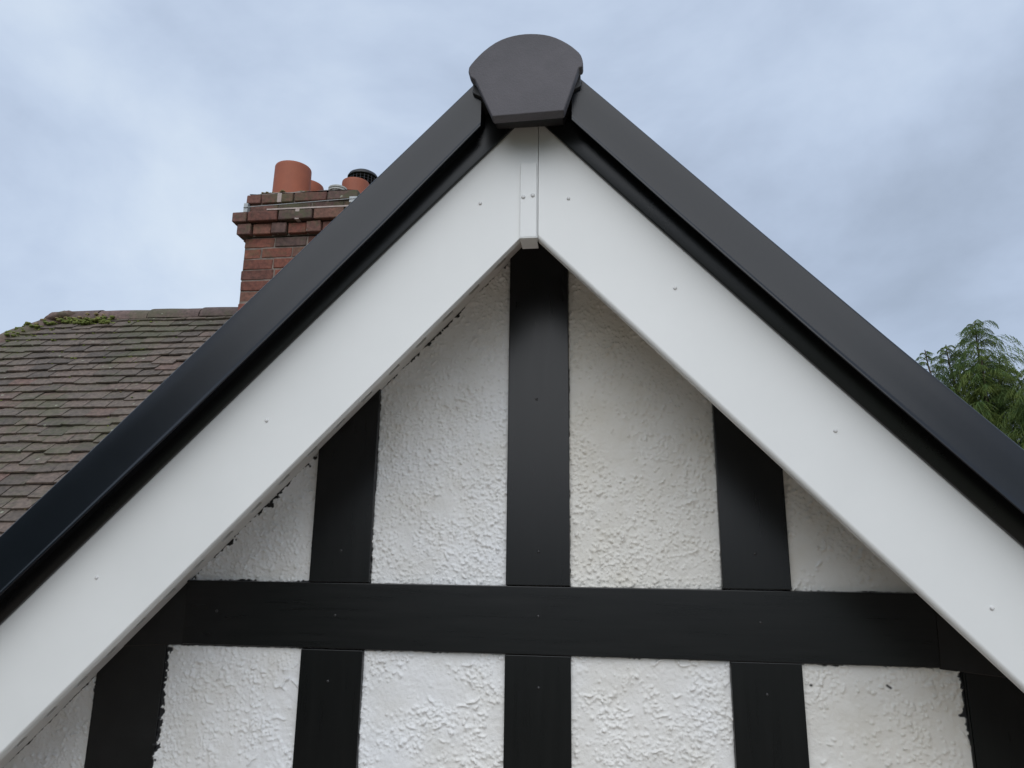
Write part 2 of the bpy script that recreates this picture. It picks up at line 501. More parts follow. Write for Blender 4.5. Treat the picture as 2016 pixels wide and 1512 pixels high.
# thin edge bead where the far right timber stands off the wall
prism('timber_edge', rect(0.9085, 0.9125, -1.3, -0.158), 0.0072, 0.03, M_STRIP, gable, 0.0008, 1)
beam = prism('timber_beam', [(-0.862, -0.1475), (0.0, -0.1505), (0.862, -0.1535), (0.866, -0.001), (0.0, 0.0), (-0.866, 0.001)],
             -0.001, 0.03, M_BEAM, gable, 0.0022, 2)
for nx_, nz_ in ((-0.482, -0.074), (0.002, -0.066), (0.496, -0.069), (-0.78, -0.07)):
    stick('nail', ME_BNAIL, beam, nx_, -0.001, nz_)
prism('timber_end_block', [(-1.07, -0.162), (-0.864, -0.149), (-0.868, 0.004), (-0.94, 0.004), (-1.07, -0.12)], 0.0065, 0.03, M_OLDTIMBER, gable, 0.002, 1)
prism('timber_end_block', [(0.864, -0.157), (1.07, -0.178), (1.07, -0.12), (0.94, 0.002), (0.868, 0.002)], 0.0060, 0.03, M_OLDTIMBER, gable, 0.002, 1)

# --- vented soffits under the overhang
def soffit(s, slots):
    bm = bmesh.new()
    off, th = 0.897, 0.012
    def strip(xa, xb, ya, yb):
        v = []
        for x_ in (xa, xb):
            for y_ in (ya, yb):
                for dz_ in (0, th):
                    v.append(bm.verts.new((s * x_, y_, off - TA * x_ + dz_ + Z0)))
        for f in ((0, 1, 3, 2), (4, 6, 7, 5), (0, 2, 6, 4), (1, 5, 7, 3), (0, 4, 5, 1), (2, 3, 7, 6)):
            bm.faces.new([v[i] for i in f])
    strip(0.0, 1.48, -0.258, -0.030)
    strip(0.0, 1.48, -0.017, 0.0235)
    xs_ = [0.0]
    for c in slots:
        xs_ += [c - 0.0125, c + 0.0125]
    xs_.append(1.48)
    for a, b_ in zip(xs_[0::2], xs_[1::2]):
        strip(a, b_, -0.030, -0.017)
    return link('soffit_board', from_bm('soffit_board', bm, M_SOFFIT, 0), gable)
sl = [0.03 + 0.0665 * k for k in range(21)]
soffit(-1, sl)
soffit(1, sl)

# --- white bargeboards
ZB, ZT = 0.766, 1.15
def bargeboard(s, nails):
    if s < 0:
        poly = [(-1.5, ZB - TA * 1.5), (-0.0195, ZB - TA * 0.0195), (0.0208, ZB - TA * 0.0195), (0.0208, ZT - TA * 0.0208), (0.0, ZT), (-1.5, ZT - TA * 1.5)]
    else:
        poly = [(1.5, ZB - TA * 1.5), (1.5, ZT - TA * 1.5), (0.0222, ZT - TA * 0.0222), (0.0222, ZB - TA * 0.0222)]
    b = prism_bm(poly, -D, -D + 0.02)
    bmesh.ops.recalc_face_normals(b, faces=b.faces)
    low = [e_ for e_ in b.edges if all(abs(v.co.z - Z0 - (ZB - TA * abs(v.co.x))) < 0.003 for v in e_.verts) and abs(e_.verts[0].co.y - e_.verts[1].co.y) < 1e-4
           and e_.verts[0].co.y < -D + 0.001 and abs(e_.verts[0].co.x - e_.verts[1].co.x) > 0.2]
    bmesh.ops.bevel(b, geom=low, offset=0.009, segments=5, profile=0.5, affect='EDGES')
    o = weighted(link('bargeboard', from_bm('bargeboard', b, M_WHITE, 45), gable))
    for nx_, nz_ in nails:
        stick('nail', ME_WNAIL, o, nx_, -D, nz_)
    return o
bargeboard(-1, [(-0.108, 0.834), (-0.563, 0.345), (-0.907, 0.013)])
bargeboard(1, [(0.089, 0.836), (0.311, 0.619), (0.606, 0.313), (0.848, -0.014)])
# joint cover with folded bottom
cov = prism('joint_cover', rect(-0.0175, 0.0185, 0.7455, 0.925), -D - 0.0068, -D - 0.0003, M_WHITE, gable, 0.0012, 2)
prism('cover_return', rect(-0.0178, 0.0188, 0.7425, 0.7452), -D - 0.0068, -D + 0.050, M_WHITE, cov, 0.0008, 1)
stick('screw', ME_SCREW, cov, -0.0105, -D - 0.0068, 0.8415)
stick('screw', ME_SCREW, cov, 0.0105, -D - 0.0068, 0.8445)

# --- black strip above the bargeboard and black dry verge
def interp(x, pts):
    return float(np.interp(x, [p[0] for p in pts], [p[1] for p in pts]))
STRIP = {-1: [(0, 1.050), (0.27, 1.056), (0.7, 1.059), (1.11, 1.064), (1.5, 1.068)], 1: [(0, 1.055), (0.2, 1.048), (0.59, 1.042), (0.92, 1.043), (1.5, 1.045)]}
TOPV = {-1: [(0, 1.216), (0.2, 1.216), (0.525, 1.217), (0.865, 1.222), (1.09, 1.227), (1.5, 1.235)], 1: [(0, 1.216), (0.18, 1.214), (0.45, 1.208), (0.71, 1.205), (0.91, 1.208), (1.5, 1.215)]}
LIP = {-1: [(0, 1.090), (0.09, 1.088), (0.3, 1.078), (0.51, 1.074), (0.72, 1.073), (1.07, 1.081), (1.5, 1.088)], 1: [(0, 1.09), (0.1, 1.089), (0.3, 1.080), (0.58, 1.074), (0.89, 1.073), (1.5, 1.075)]}
def sweep(name, s, x0, prof, mat, close=True):
    """prof(x) -> list of (z offset, y); swept down the slope"""
    n = 40
    verts, faces = [], []
    xs_ = [x0 + (1.5 - x0) * i / n for i in range(n + 1)]
    for x_ in xs_:
        for off, y_ in prof(x_):
            verts.append((s * x_, y_, off - TA * x_))
    k = len(prof(x0))
    for i in range(n):
        for j in range(k if close else k - 1):
            a, b_ = i * k + j, i * k + (j + 1) % k
            faces.append((a, b_, b_ + k, a + k))
    if close:
        faces.append(tuple(range(k)))
        faces.append(tuple(range(n * k, n * k + k)))
    bm = bmesh.new()
    vv = [bm.verts.new((v[0], v[1], v[2] + Z0)) for v in verts]
    for f in faces:
        bm.faces.new([vv[i] for i in f])
    return link(name, from_bm(name, bm, mat, 40), gable)
for s in (-1, 1):
    def strip_prof(x_, s=s):
        a = interp(x_, STRIP[s])
        return [(a + 0.0015, -D - 0.0005), (a, -D - 0.003), (a + 0.001, -D - 0.0075), (a + 0.004, -D - 0.009), (1.188, -D - 0.009), (1.188, -D - 0.0005)]
    sweep('black_trim_strip', s, 0.0, strip_prof, M_STRIP)
    def verge_prof(x_, s=s):
        t, l = interp(x_, TOPV[s]), interp(x_, LIP[s])
        h = t - l
        return [(t, -0.20), (t, -0.3385), (t - 0.0012, -0.3425), (t - 0.0040, -0.3448), (t - 0.0075, -0.3455),
                (t - 0.35 * h, -0.3459), (t - 0.62 * h, -0.3458), (l + 0.016, -0.3455), (l + 0.011, -0.3460), (l + 0.008, -0.3474), (l + 0.004, -0.3488), (l + 0.001, -0.3486), (l - 0.0008, -0.3470),
                (l + 0.0005, -0.3450), (l + 0.005, -0.3425), (l + 0.020, -0.3400), (l + 0.034, -0.3150), (l + 0.034, -0.20)]
    sweep('verge_trim', s, 0.10, verge_prof, M_VERGE)

# --- roof covering behind the verge: lapped courses, and the underlay that closes the overhang
for s in (-1, 1):
    bm = bmesh.new()
    k = 15
    for i in range(k):
        xa, xb = 0.02 + i * 1.46 / k, 0.02 + (i + 1) * 1.46 / k + 0.02
        v = []
        for x_, lift in ((xa, 0.0), (xb, 0.014)):
            for y_ in (-0.30, 1.0):
                for th in (-0.012, 0.0):
                    v.append(bm.verts.new((s * x_, y_, 1.196 - TA * x_ + lift + th + Z0)))
        for f in ((0, 1, 3, 2), (4, 6, 7, 5), (0, 2, 6, 4), (1, 5, 7, 3), (0, 4, 5, 1), (2, 3, 7, 6)):
            bm.faces.new([v[i_] for i_ in f])
    link('roof_covering', from_bm('roof_covering', bm, M_SLOPE, 0), gable)
    prism('roof_underlay', [(0, 1.17), (s * 1.48, 1.17 - TA * 1.48), (s * 1.48, 1.14 - TA * 1.48), (0, 1.14)], -D + 0.022, 0.99, M_UNDER, gable)

# --- ridge tiles and the end cap
CAP = [(-0.1235, 1.0938), (-0.1224, 1.106), (-0.1103, 1.1232), (-0.0912, 1.1441), (-0.0648, 1.1644), (-0.0382, 1.1756), (-0.0114, 1.1804), (0.0133, 1.1804),
       (0.0417, 1.1759), (0.0681, 1.1656), (0.0941, 1.1482), (0.1115, 1.1316), (0.1226, 1.1165), (0.1267, 1.0944), (0.124, 1.0867), (0.1175, 1.0862),
       (0.0846, 0.984), (-0.0684, 0.9799), (-0.1082, 1.0735), (-0.1183, 1.0815)]
def cap_shape():
    b = bmesh.new()
    y0, y1 = -0.385, -0.357
    # smooth the arc by inserting points on a spline through it
    pts = []
    n = len(CAP)
    for i, p in enumerate(CAP):
        pts.append(p)
        if 1 <= i <= 12:
            a, c, d, e_ = CAP[i - 1], CAP[i], CAP[(i + 1) % n], CAP[(i + 2) % n]
            pts.append(tuple((-a[k] + 9 * c[k] + 9 * d[k] - e_[k]) / 16 for k in (0, 1)))
    return prism_bm(pts, y0, y1, 0.0035, 3)
weighted(link('ridge_end_cap', from_bm('ridge_end_cap', cap_shape(), M_RIDGE, 40), gable))
ridge_poly = [(-0.119, 1.062), (-0.118, 1.095), (-0.088, 1.138), (-0.045, 1.166), (0.0, 1.174), (0.045, 1.166), (0.088, 1.138), (0.120, 1.095), (0.121, 1.062),
              (0.1, 1.05), (0.0, 1.12), (-0.1, 1.05)]
for i in range(3):
    prism('ridge_tile', ridge_poly, -0.3565 + 0.45 * i, -0.3565 + 0.446 + 0.45 * i, M_DARKRIDGE, gable, 0.004, 2)
# dark block the cap is fixed to
prism('cap_fixing_block', [(-0.070, 1.01), (0.080, 1.01), (0.105, 1.07), (0.06, 1.10), (-0.06, 1.10), (-0.100, 1.07)], -0.3565, -0.29, M_DARKRIDGE, gable, 0.002, 1)

# ------------------------------------------------------------------ tiled house behind, to the left
old = thing('tiled_house', (-3.4, 3.5, 0), 'older house behind with brown clay tiled roof, mossy hip and red brick chimney', 'house')
PH = math.radians(45)
cP, sP = math.cos(PH), math.sin(PH)
RY, RZ = 3.55, 1.965
XH = -4.32                                    # where the hip meets the ridge
XR = -1.55
EAVE = 4.3
def on_roof(x, sl_, h=0.0):                   # sl_ metres down the slope from the ridge, h above it
    return Vector((x, RY - sl_ * cP - h * sP, RZ - sl_ * sP + h * cP + Z0))
# house body, roof planes
ey, ez = RY - EAVE * cP, RZ - EAVE * sP
hx = XH - EAVE * cP
by = RY + EAVE * cP
verts = [(XH, RY, RZ - 0.02), (XR, RY, RZ - 0.02), (XR, ey, ez - 0.02), (hx, ey, ez - 0.02), (hx, by, ez - 0.02), (XR, by, ez - 0.02)]
me = mesh_from('roof', verts, [(0, 1, 2, 3), (0, 3, 4), (0, 4, 5, 1), (3, 2, 5, 4)], M_UNDER)
roof = link('roof', me, old)
b = bmesh.new()
x0, x1, y0, y1 = hx + 0.3, XR - 0.001, ey + 0.3, by - 0.3
vv = [b.verts.new(v) for v in ((x0, y0, 0), (x1, y0, 0), (x1, y1, 0), (x0, y1, 0), (x0, y0, ez + Z0 - 0.03), (x1, y0, ez + Z0 - 0.03), (x1, y1, ez + Z0 - 0.03), (x0, y1, ez + Z0 - 0.03))]
for f in ((0, 1, 5, 4), (1, 2, 6, 5), (2, 3, 7, 6), (3, 0, 4, 7)):
    b.faces.new([vv[i] for i in f])
link('wall', from_bm('wall', b, M_BRICK, 0), old)
mesh_g = mesh_from('gable_end', [(XR - 0.002, ey + 0.3, ez - 0.03), (XR - 0.002, by - 0.3, ez - 0.03), (XR - 0.002, RY, RZ - 0.05)], [(0, 1, 2)], M_BRICK)
link('gable_end', mesh_g, old)

# tiles: a handful of slightly different meshes, shared
TWD, TLN, TTH, GAUGE = 0.161, 0.205, 0.012, 0.098
GAP = 0.0068
TILT = (TTH + GAP) / GAUGE
def tile_mesh(seed):
    r = random.Random(seed)
    b = bmesh.new()
    nx, ny = 2, 3
    camb = r.uniform(0.002, 0.006)
    tw = r.uniform(-0.002, 0.002)
    top, bot = [], []
    for j in range(ny + 1):
        u = j / ny                                  # 0 = tail, 1 = head
        for i in range(nx + 1):
            a = i / nx - 0.5
            x_ = a * TWD
            y_ = u * TLN + (r.uniform(-0.004, 0.003) if j == 0 else 0)
            z_ = (TTH + GAP) * 2.1 - TILT * u * TLN - camb * (2 * u - 1) ** 2 + camb + tw * a * 2 + (r.uniform(-0.0012, 0.0012) if j == 0 else 0)
            top.append(b.verts.new((x_, y_, z_)))
            bot.append(b.verts.new((x_, y_, z_ - TTH)))
    k = nx + 1
    for j in range(ny):
        for i in range(nx):
            q = j * k + i
            b.faces.new((top[q], top[q + 1], top[q + 1 + k], top[q + k]))
            b.faces.new((bot[q], bot[q + k], bot[q + 1 + k], bot[q + 1]))
    for i in range(nx):
        b.faces.new((bot[i], bot[i + 1], top[i + 1], top[i]))
    for j in range(ny):
        q, p = j * k, j * k + nx
        b.faces.new((bot[q], top[q], top[q + k], bot[q + k]))
        b.faces.new((bot[p], bot[p + k], top[p + k], top[p]))
    me_ = from_bm('roof_tile', b, M_TILE, 30)
    return me_
TILES = [tile_mesh(i) for i in range(10)]
slope_rot = Matrix(((1, 0, 0), (0, cP, -sP), (0, sP, cP)))     # tile x = along ridge, y = up the slope, z = off the roof
def tile_matrix(x, sl_, h, yaw, pit, roll):
    rot = slope_rot @ (Matrix.Rotation(yaw, 3, 'Z') @ Matrix.Rotation(pit, 3, 'X') @ Matrix.Rotation(roll, 3, 'Y'))
    mm = rot.to_4x4()
    mm.translation = on_roof(x, sl_, h)
    return mm
def in_view(x, sl_):                               # the stretch of slope between the hip, the picture's left edge and the near verge
    xl = -4.6 + 0.62 * max(sl_ - 0.45, 0)
    xr = -2.55 if sl_ > 1.0 else -2.62
    if sl_ > 1.9: xr = -2.4
    return sl_ < 3.15 and xl - 0.12 < x < xr
rest = bmesh.new()
n_rows = int(EAVE / GAUGE)
n_tiles = 0
def wave(x, k):
    return 0.007 * math.sin(x * 2.3 + k * 0.6) + 0.005 * math.sin(x * 5.1 - k * 0.9)
for k in range(1, n_rows):
    sl_ = 0.045 + k * GAUGE
    hipx = XH - sl_ * cP
    x = XR - 0.08 - (0.5 * (TWD + 0.004) if k % 2 else 0) + random.uniform(-0.012, 0.012)
    col = 0
    while x > hipx + 0.03:
        seen = in_view(x, sl_)
        jit = (random.gauss(0, 0.010), random.gauss(0, 0.006), random.gauss(0, 0.006))
        mm = tile_matrix(x, sl_ + random.gauss(0, 0.005) + wave(x, k), 0.0005 + random.uniform(0, 0.004), *jit)
        if seen:
            if random.random() < 0.035:            # a slipped tile
                mm = tile_matrix(x, sl_ + random.uniform(0.015, 0.035), 0.003, jit[0] * 3, jit[1], jit[2])
            link('roof_tile', random.choice(TILES), roof, mm)
            n_tiles += 1
        else:
            if x > -6.2:
                v0 = [rest.verts.new(mm @ Vector(c)) for c in ((-TWD / 2, 0, 0.025), (TWD / 2, 0, 0.025), (TWD / 2, TLN, 0.001), (-TWD / 2, TLN, 0.001), (-TWD / 2, 0, 0.013), (TWD / 2, 0, 0.013))]
                rest.faces.new(v0[:4]); rest.faces.new((v0[4], v0[5], v0[1], v0[0]))
        x -= TWD + 0.004 + random.uniform(-0.001, 0.002)
        col += 1
me = bpy.data.meshes.new('further_tiles'); rest.to_mesh(me); rest.free()
me.materials.append(M_TILE)
o = link('further_tiles', me, roof); o['kind'] = 'stuff'
print('individual tiles', n_tiles)

# half-round ridge and hip tiles
def half_round(seed, ln_, r0):
    r = random.Random(seed)
    b = bmesh.new()
    n, m_ = 10, 3
    outer, inner = [], []
    for j in range(m_ + 1):
        x_ = (j / m_ - 0.5) * ln_
        rr = r0 * (1 + r.uniform(-0.02, 0.02))
        for i in range(n + 1):
            a = math.pi * i / n
            outer.append(b.verts.new((x_, rr * 1.08 * math.cos(a), rr * math.sin(a) - r0 * 0.35)))
            inner.append(b.verts.new((x_, (rr - 0.014) * 1.08 * math.cos(a), (rr - 0.014) * math.sin(a) - r0 * 0.35)))
    k = n + 1
    for j in range(m_):
        for i in range(n):
            q = j * k + i
            b.faces.new((outer[q], outer[q + k], outer[q + k + 1], outer[q + 1]))
            b.faces.new((inner[q], inner[q + 1], inner[q + k + 1], inner[q + k]))
        for q in (j * k, j * k + n):
            b.faces.new((outer[q], inner[q], inner[q + k], outer[q + k]))
    for base in (0, m_ * k):
        for i in range(n):
            b.faces.new((outer[base + i], outer[base + i + 1], inner[base + i + 1], inner[base + i]))
    return from_bm('ridge_tile', b, M_RIDGETILE, 40)
RID = [half_round(i, 0.435, 0.105) for i in range(4)]
x = XH + 0.18
i = 0
while x < XR - 0.2:
    mm = Matrix.Translation((x, RY, RZ - 0.012 + random.uniform(-0.006, 0.006) + Z0)) @ Matrix.Rotation(random.gauss(0, 0.010), 4, 'Y') @ Matrix.Rotation(random.gauss(0, 0.010), 4, 'Z')
    link('ridge_tile', RID[i % 4], roof, mm)
    b = bmesh.new()                                # mortar bedding at the joint
    bmesh.ops.create_uvsphere(b, u_segments=8, v_segments=6, radius=1)
    for v in b.verts:
        v.co = Vector((v.co.x * 0.016, v.co.y * 0.108, v.co.z * 0.103 - 0.034 + random.uniform(-0.003, 0.003)))
    link('mortar_joint', from_bm('mortar_joint', b, M_MORTAR, 60), roof, Matrix.Translation((x + 0.223, RY, RZ - 0.012 + Z0)))
    x += 0.446
    i += 1
hd = Vector((-1, -1, -math.tan(PH))).normalized()
hq = hd.to_track_quat('X', 'Z').to_matrix().to_4x4()
for i in range(9):
    p_ = Vector((XH, RY, RZ - 0.022 + Z0)) + hd * (0.16 + i * 0.43)
    link('hip_tile', RID[i % 4], roof, Matrix.Translation(p_) @ hq @ Matrix.Rotation(random.gauss(0, 0.015), 4, 'Z'))

b = bmesh.new()
bmesh.ops.create_icosphere(b, subdivisions=3, radius=1)
for v in b.verts:
    v.co = Vector((v.co.x * 0.17 + 0.07, v.co.y * 0.118, v.co.z * 0.050)) * (1 + 0.10 * math.sin(v.co.x * 9) * math.cos(v.co.y * 7 + v.co.z * 5) + random.uniform(-0.03, 0.03))
link('mortar_mound', from_bm('mortar_mound', b, M_RIDGETILE, 70), roof, Matrix.Translation((XH, RY - 0.03, RZ - 0.016 + Z0)) @ Matrix.Rotation(-0.12, 4, 'Y'))
# moss: dense clump where hip and ridge meet, small cushions on the slope
def lumps(name, spots, mat, parent, seed):
    r = random.Random(seed)
    b = bmesh.new()
    for c, rad, n in spots:
        for _ in range(n):
            t = bmesh.new()
            bmesh.ops.create_icosphere(t, subdivisions=2, radius=1)
            rr = rad * r.uniform(0.35, 1.0)
            off = Vector((r.gauss(0, rad * 1.1), r.gauss(0, rad * 0.8), r.gauss(0, rad * 0.25)))
            mm = Matrix.Translation(c + off)
            ph = r.uniform(0, 9)
            vm = {}
            for v in t.verts:
                d = v.co * rr * (1 + 0.28 * math.sin(7 * v.co.x + ph) * math.cos(6 * v.co.y + ph * 2) + r.uniform(-0.14, 0.14))
                d.z *= 0.55
                vm[v] = b.verts.new(mm @ d)
            for f in t.faces:
                b.faces.new([vm[v] for v in f.verts])
            t.free()
    o_ = link(name, from_bm(name, b, mat, 80), parent)
    o_['kind'] = 'stuff'
    return o_
rm = random.Random(5)
spots = []
for _ in range(60):                                # thin cushions over the top courses by the hip
    k = min(int(abs(rm.gauss(0, 4))) + 1, 14)
    spots.append((on_roof(XH - 0.15 - k * 0.03 + abs(rm.gauss(0, 0.45)), 0.045 + k * GAUGE + rm.uniform(-0.01, 0.02), 0.027), rm.uniform(0.007, 0.014), rm.randint(2, 5)))
for _ in range(44):
    x_ = XH + rm.uniform(-0.22, 0.62)
    spots.append((on_roof(x_, max(0.09, 0.12 + rm.gauss(0, 0.04) + max(0, XH - x_) * 1.1), 0.034), 0.024, 7))
for _ in range(14):
    x_ = XH + rm.uniform(0.5, 1.0)
    spots.append((on_roof(x_, 0.14 + rm.uniform(-0.03, 0.04), 0.025), 0.013, 4))
for _ in range(60):
    k = rm.randint(2, 28)
    x_ = rm.uniform(-4.5, -2.7)
    spots.append((on_roof(x_, 0.05 + k * GAUGE + rm.uniform(-0.02, 0.01), 0.026), rm.uniform(0.007, 0.013), rm.randint(2, 4)))
lumps('moss', spots, M_MOSS, roof, 3)
spots = []
for _ in range(40):
    x_ = XH + rm.uniform(-0.12, 0.50)
    spots.append((on_roof(x_, 0.085 + max(0, XH - x_) * 0.9 + rm.gauss(0, 0.025), 0.045), 0.020, 5))
for _ in range(16):
    k = rm.randint(2, 28)
    spots.append((on_roof(rm.uniform(-4.5, -2.7), 0.05 + k * GAUGE, 0.027), rm.uniform(0.006, 0.010), 2))
lumps('dry_moss', spots, M_DRYMOSS, roof, 4)

# --- chimney
stack = link('chimney_stack', None, old)
stack.empty_display_size = 0.2
stack.matrix_world = Matrix.Translation((-2.03, 3.35, 1.3 + Z0))
bpy.context.view_layer.update()
CF, CB = 2.985, 3.72                                # front and back faces of the shaft
CL, CRT = -2.455, -1.62
def core(name, x0, x1, y0, y1, z0, z1, mat):
    b = bmesh.new()
    vv = [b.verts.new((x_, y_, z_ + Z0)) for z_ in (z0, z1) for x_, y_ in ((x0, y0), (x1, y0), (x1, y1), (x0, y1))]
    for f in ((0, 1, 5, 4), (1, 2, 6, 5), (2, 3, 7, 6), (3, 0, 4, 7), (4, 5, 6, 7), (3, 2, 1, 0)):
        b.faces.new([vv[i] for i in f])
    o_ = link(name, from_bm(name, b, mat, 0), None)
    o_.parent = stack
    o_.matrix_parent_inverse = stack.matrix_world.inverted()
    return o_
_bricks = {}
def brick_mesh(ln_, dp, ht, var, mat):
    key = (round(ln_, 3), round(dp, 3), round(ht, 3), var, mat.name)
    if key in _bricks: return _bricks[key]
    r = random.Random(hash(key[:4]) & 0xffff)
    b = bmesh.new()
    bmesh.ops.create_cube(b, size=1)
    for v in b.verts:
        v.co = Vector((v.co.x * ln_ + r.uniform(-0.0025, 0.0025), v.co.y * dp + r.uniform(-0.003, 0.003), v.co.z * ht + r.uniform(-0.0022, 0.0022)))
    bmesh.ops.bevel(b, geom=list(b.edges), offset=0.005, segments=1, affect='EDGES')
    _bricks[key] = from_bm('brick', b, mat, 0)
    return _bricks[key]
def lay(x, y, z, ln_, dp, ht, mat, rot=0.0):
    r = random.random()
    mm = Matrix.Translation((x + random.gauss(0, 0.0015), y + random.gauss(0, 0.002), z + random.gauss(0, 0.0012) + Z0)) @ Matrix.Rotation(rot + random.gauss(0, 0.006), 4, 'Z') @ Matrix.Rotation(random.gauss(0, 0.006), 4, 'Y')
    o_ = link('brick', brick_mesh(ln_, dp, ht, random.randint(0, 4), mat), None)
    o_.parent = stack
    o_.matrix_parent_inverse = stack.matrix_world.inverted()
    o_.matrix_world = mm
    return o_
def course(z_top, ht, x0, x1, y0, y1, cuts, mats, joint=0.010, recess=None):
    """one course: front face from x0 to x1 cut at the given lengths, then the right and left returns"""
    x = x0
    zc = z_top - ht / 2
    h_ = ht - joint
    for i, c in enumerate(cuts):
        if x + c > x1 + 0.03: c = x1 - x
        if c < 0.04: break
        y_off = 0.0 if recess is None else recess[i % len(recess)]
        lay(x + c / 2, y0 + 0.055 + y_off, zc, c - joint, 0.11, h_, mats(i))
        x += c
    for side, xf in ((-1, x0), (1, x1)):
        y = y0 + 0.113
        i = 0
        while y < y1 - 0.06:
            c = min(0.232 if (i + int(z_top * 50)) % 2 else 0.118, y1 - y)
            lay(xf - side * 0.055, y + c / 2, zc, c - joint, 0.11, h_, mats(i + 3), 0.0) if False else lay(xf - side * 0.055, y + c / 2, zc, 0.11, c - joint, h_, mats(i + 3))
            y += c
            i += 1
def pick(ps):
    return lambda i: M_SOOT if random.random() < ps else M_BRICK
H_, S_ = 0.118, 0.238
zc = 2.706
course(zc, 0.080, -2.468, -1.607, CF - 0.020, CB + 0.02, [H_, S_ + .02, S_ + .02, S_, S_], pick(0.9))
course(zc - 0.080, 0.082, -2.438, -1.632, CF - 0.004, CB, [S_ - .01, S_ + .02, S_ + 0.01, S_, S_], pick(0.85))
course(zc - 0.162, 0.087, -2.536, -1.545, CF - 0.068, CB + 0.06, [H_, S_, S_ + .03, S_, S_, S_], pick(0.55))
course(zc - 0.249, 0.094, -2.504, -1.575, CF - 0.046, CB + 0.04, [H_, H_ + .03, H_ + .006, H_ + .03, H_, H_ + .02, H_, H_ + .02, H_], lambda i: M_SOOT if i % 2 == 0 else M_BRICK, recess=[0.0, 0.016])
z_ = zc - 0.349
for k in range(13):
    cuts = [S_, S_ + 0.01, S_, S_, S_] if k % 2 == 0 else [H_ + 0.02, S_, S_, S_, S_]
    if k in (3, 5): cuts = [S_ + 0.02, S_, S_, S_]
    course(z_, 0.0845, CL + random.uniform(-0.005, 0.005), CRT, CF, CB, cuts, pick(0.12))
    z_ -= 0.0845
core('mortar_core', CL + 0.008, CRT - 0.008, CF + 0.006, CB - 0.006, 1.28, zc - 0.352, M_MORTAR)
core('mortar_core', -2.47, -1.60, CF + 0.006, CB + 0.0, zc - 0.340, zc - 0.004, M_MORTAR)
core('mortar_bed', -2.428, -1.64, CF - 0.012, CB, zc - 0.1595, zc - 0.1495, M_PALEMORTAR)
core('mortar_bed', -2.27, -1.56, CF - 0.066, CF + 0.02, zc - 0.1625, zc - 0.1515, M_PALEMORTAR)
core('mortar_patch', -2.218, -2.186, CF - 0.0225, CF + 0.02, zc - 0.076, zc - 0.004, M_PALEMORTAR)
core('mortar_patch', -2.045, -2.015, CF - 0.0690, CF + 0.02, zc - 0.246, zc - 0.165, M_PALEMORTAR)
# flaunching
b = bmesh.new()
n = 14
ring0, ring1 = [], []
for i in range(n):
    for j in range(n):
        u, v = i / (n - 1), j / (n - 1)
        hgt = 0.055 * (1 - abs(2 * u - 1) ** 6) * (1 - abs(2 * v - 1) ** 8) + 0.008 + random.uniform(-0.004, 0.008)
        ring0.append(b.verts.new((-2.45 + u * 0.83, CF - 0.005 + v * 0.73, zc - 0.006 + max(hgt, 0) + Z0)))
for i in range(n - 1):
    for j in range(n - 1):
        b.faces.new((ring0[i * n + j], ring0[(i + 1) * n + j], ring0[(i + 1) * n + j + 1], ring0[i * n + j + 1]))
o_ = link('flaunching', from_bm('flaunching', b, M_MORTAR, 60), None); o_.parent = stack; o_.matrix_parent_inverse = stack.matrix_world.inverted()
spots = [(Vector((-2.46 + 0.06 + rm.random() * 0.42, CF + 0.03 + rm.random() * 0.07, zc + 0.034 + Z0)), 0.013, 4) for _ in range(26)]
o_ = lumps('dry_moss', spots, M_DRYMOSS, None, 8); o_.parent = stack; o_.matrix_parent_inverse = stack.matrix_world.inverted()

def lathe(name, prof, x, y, mat, n=32, smooth=40):
    """prof: list of (radius, z)"""
    b = bmesh.new()
    rings = []
    for r_, zz in prof:
        if r_ < 1e-5:
            rings.append([b.verts.new((x, y, zz + Z0))])
        else:
            rings.append([b.verts.new((x + r_ * math.cos(2 * math.pi * i / n), y + r_ * math.sin(2 * math.pi * i / n), zz + Z0)) for i in range(n)])
    for a, c in zip(rings[:-1], rings[1:]):
        for i in range(n):
            if len(a) == 1 and len(c) == 1: continue
            if len(c) == 1: b.faces.new((a[i], a[(i + 1) % n], c[0]))
            elif len(a) == 1: b.faces.new((a[0], c[(i + 1) % n], c[i]))
            else: b.faces.new((a[i], a[(i + 1) % n], c[(i + 1) % n], c[i]))
    o2 = link(name, from_bm(name, b, mat, smooth), None)
    o2.parent = stack
    o2.matrix_parent_inverse = stack.matrix_world.inverted()
    return o2
def pot(x, y, r_, top, bot):
    return lathe('chimney_pot', [(r_ * 1.03, bot), (r_ * 1.0, top - 0.02), (r_ * 1.0, top - 0.006), (r_ * 0.985, top), (r_ * 0.90, top), (r_ * 0.88, top - 0.006), (r_ * 0.88, top - 0.3 if top - 0.3 > bot else bot)], x, y, M_POT)
pot(-2.225, 3.20, 0.140, 3.035, 2.70)
pot(-2.262, 3.55, 0.140, 3.075, 2.70)
pot(-1.765, 3.36, 0.108, 2.975, 2.70)
pot(-1.795, 3.60, 0.105, 3.055, 2.70)
# louvred gas terminal
lathe('flue_terminal', [(0.062, 2.70), (0.062, 2.725), (0.072, 2.727), (0.074, 2.737), (0.060, 2.741), (0.058, 2.749), (0.073, 2.751), (0.074, 2.760), (0.058, 2.764), (0.057, 2.770),
                        (0.070, 2.772), (0.071, 2.782), (0.05, 2.795), (0.0, 2.80)], -1.802, 3.09, M_VENT)
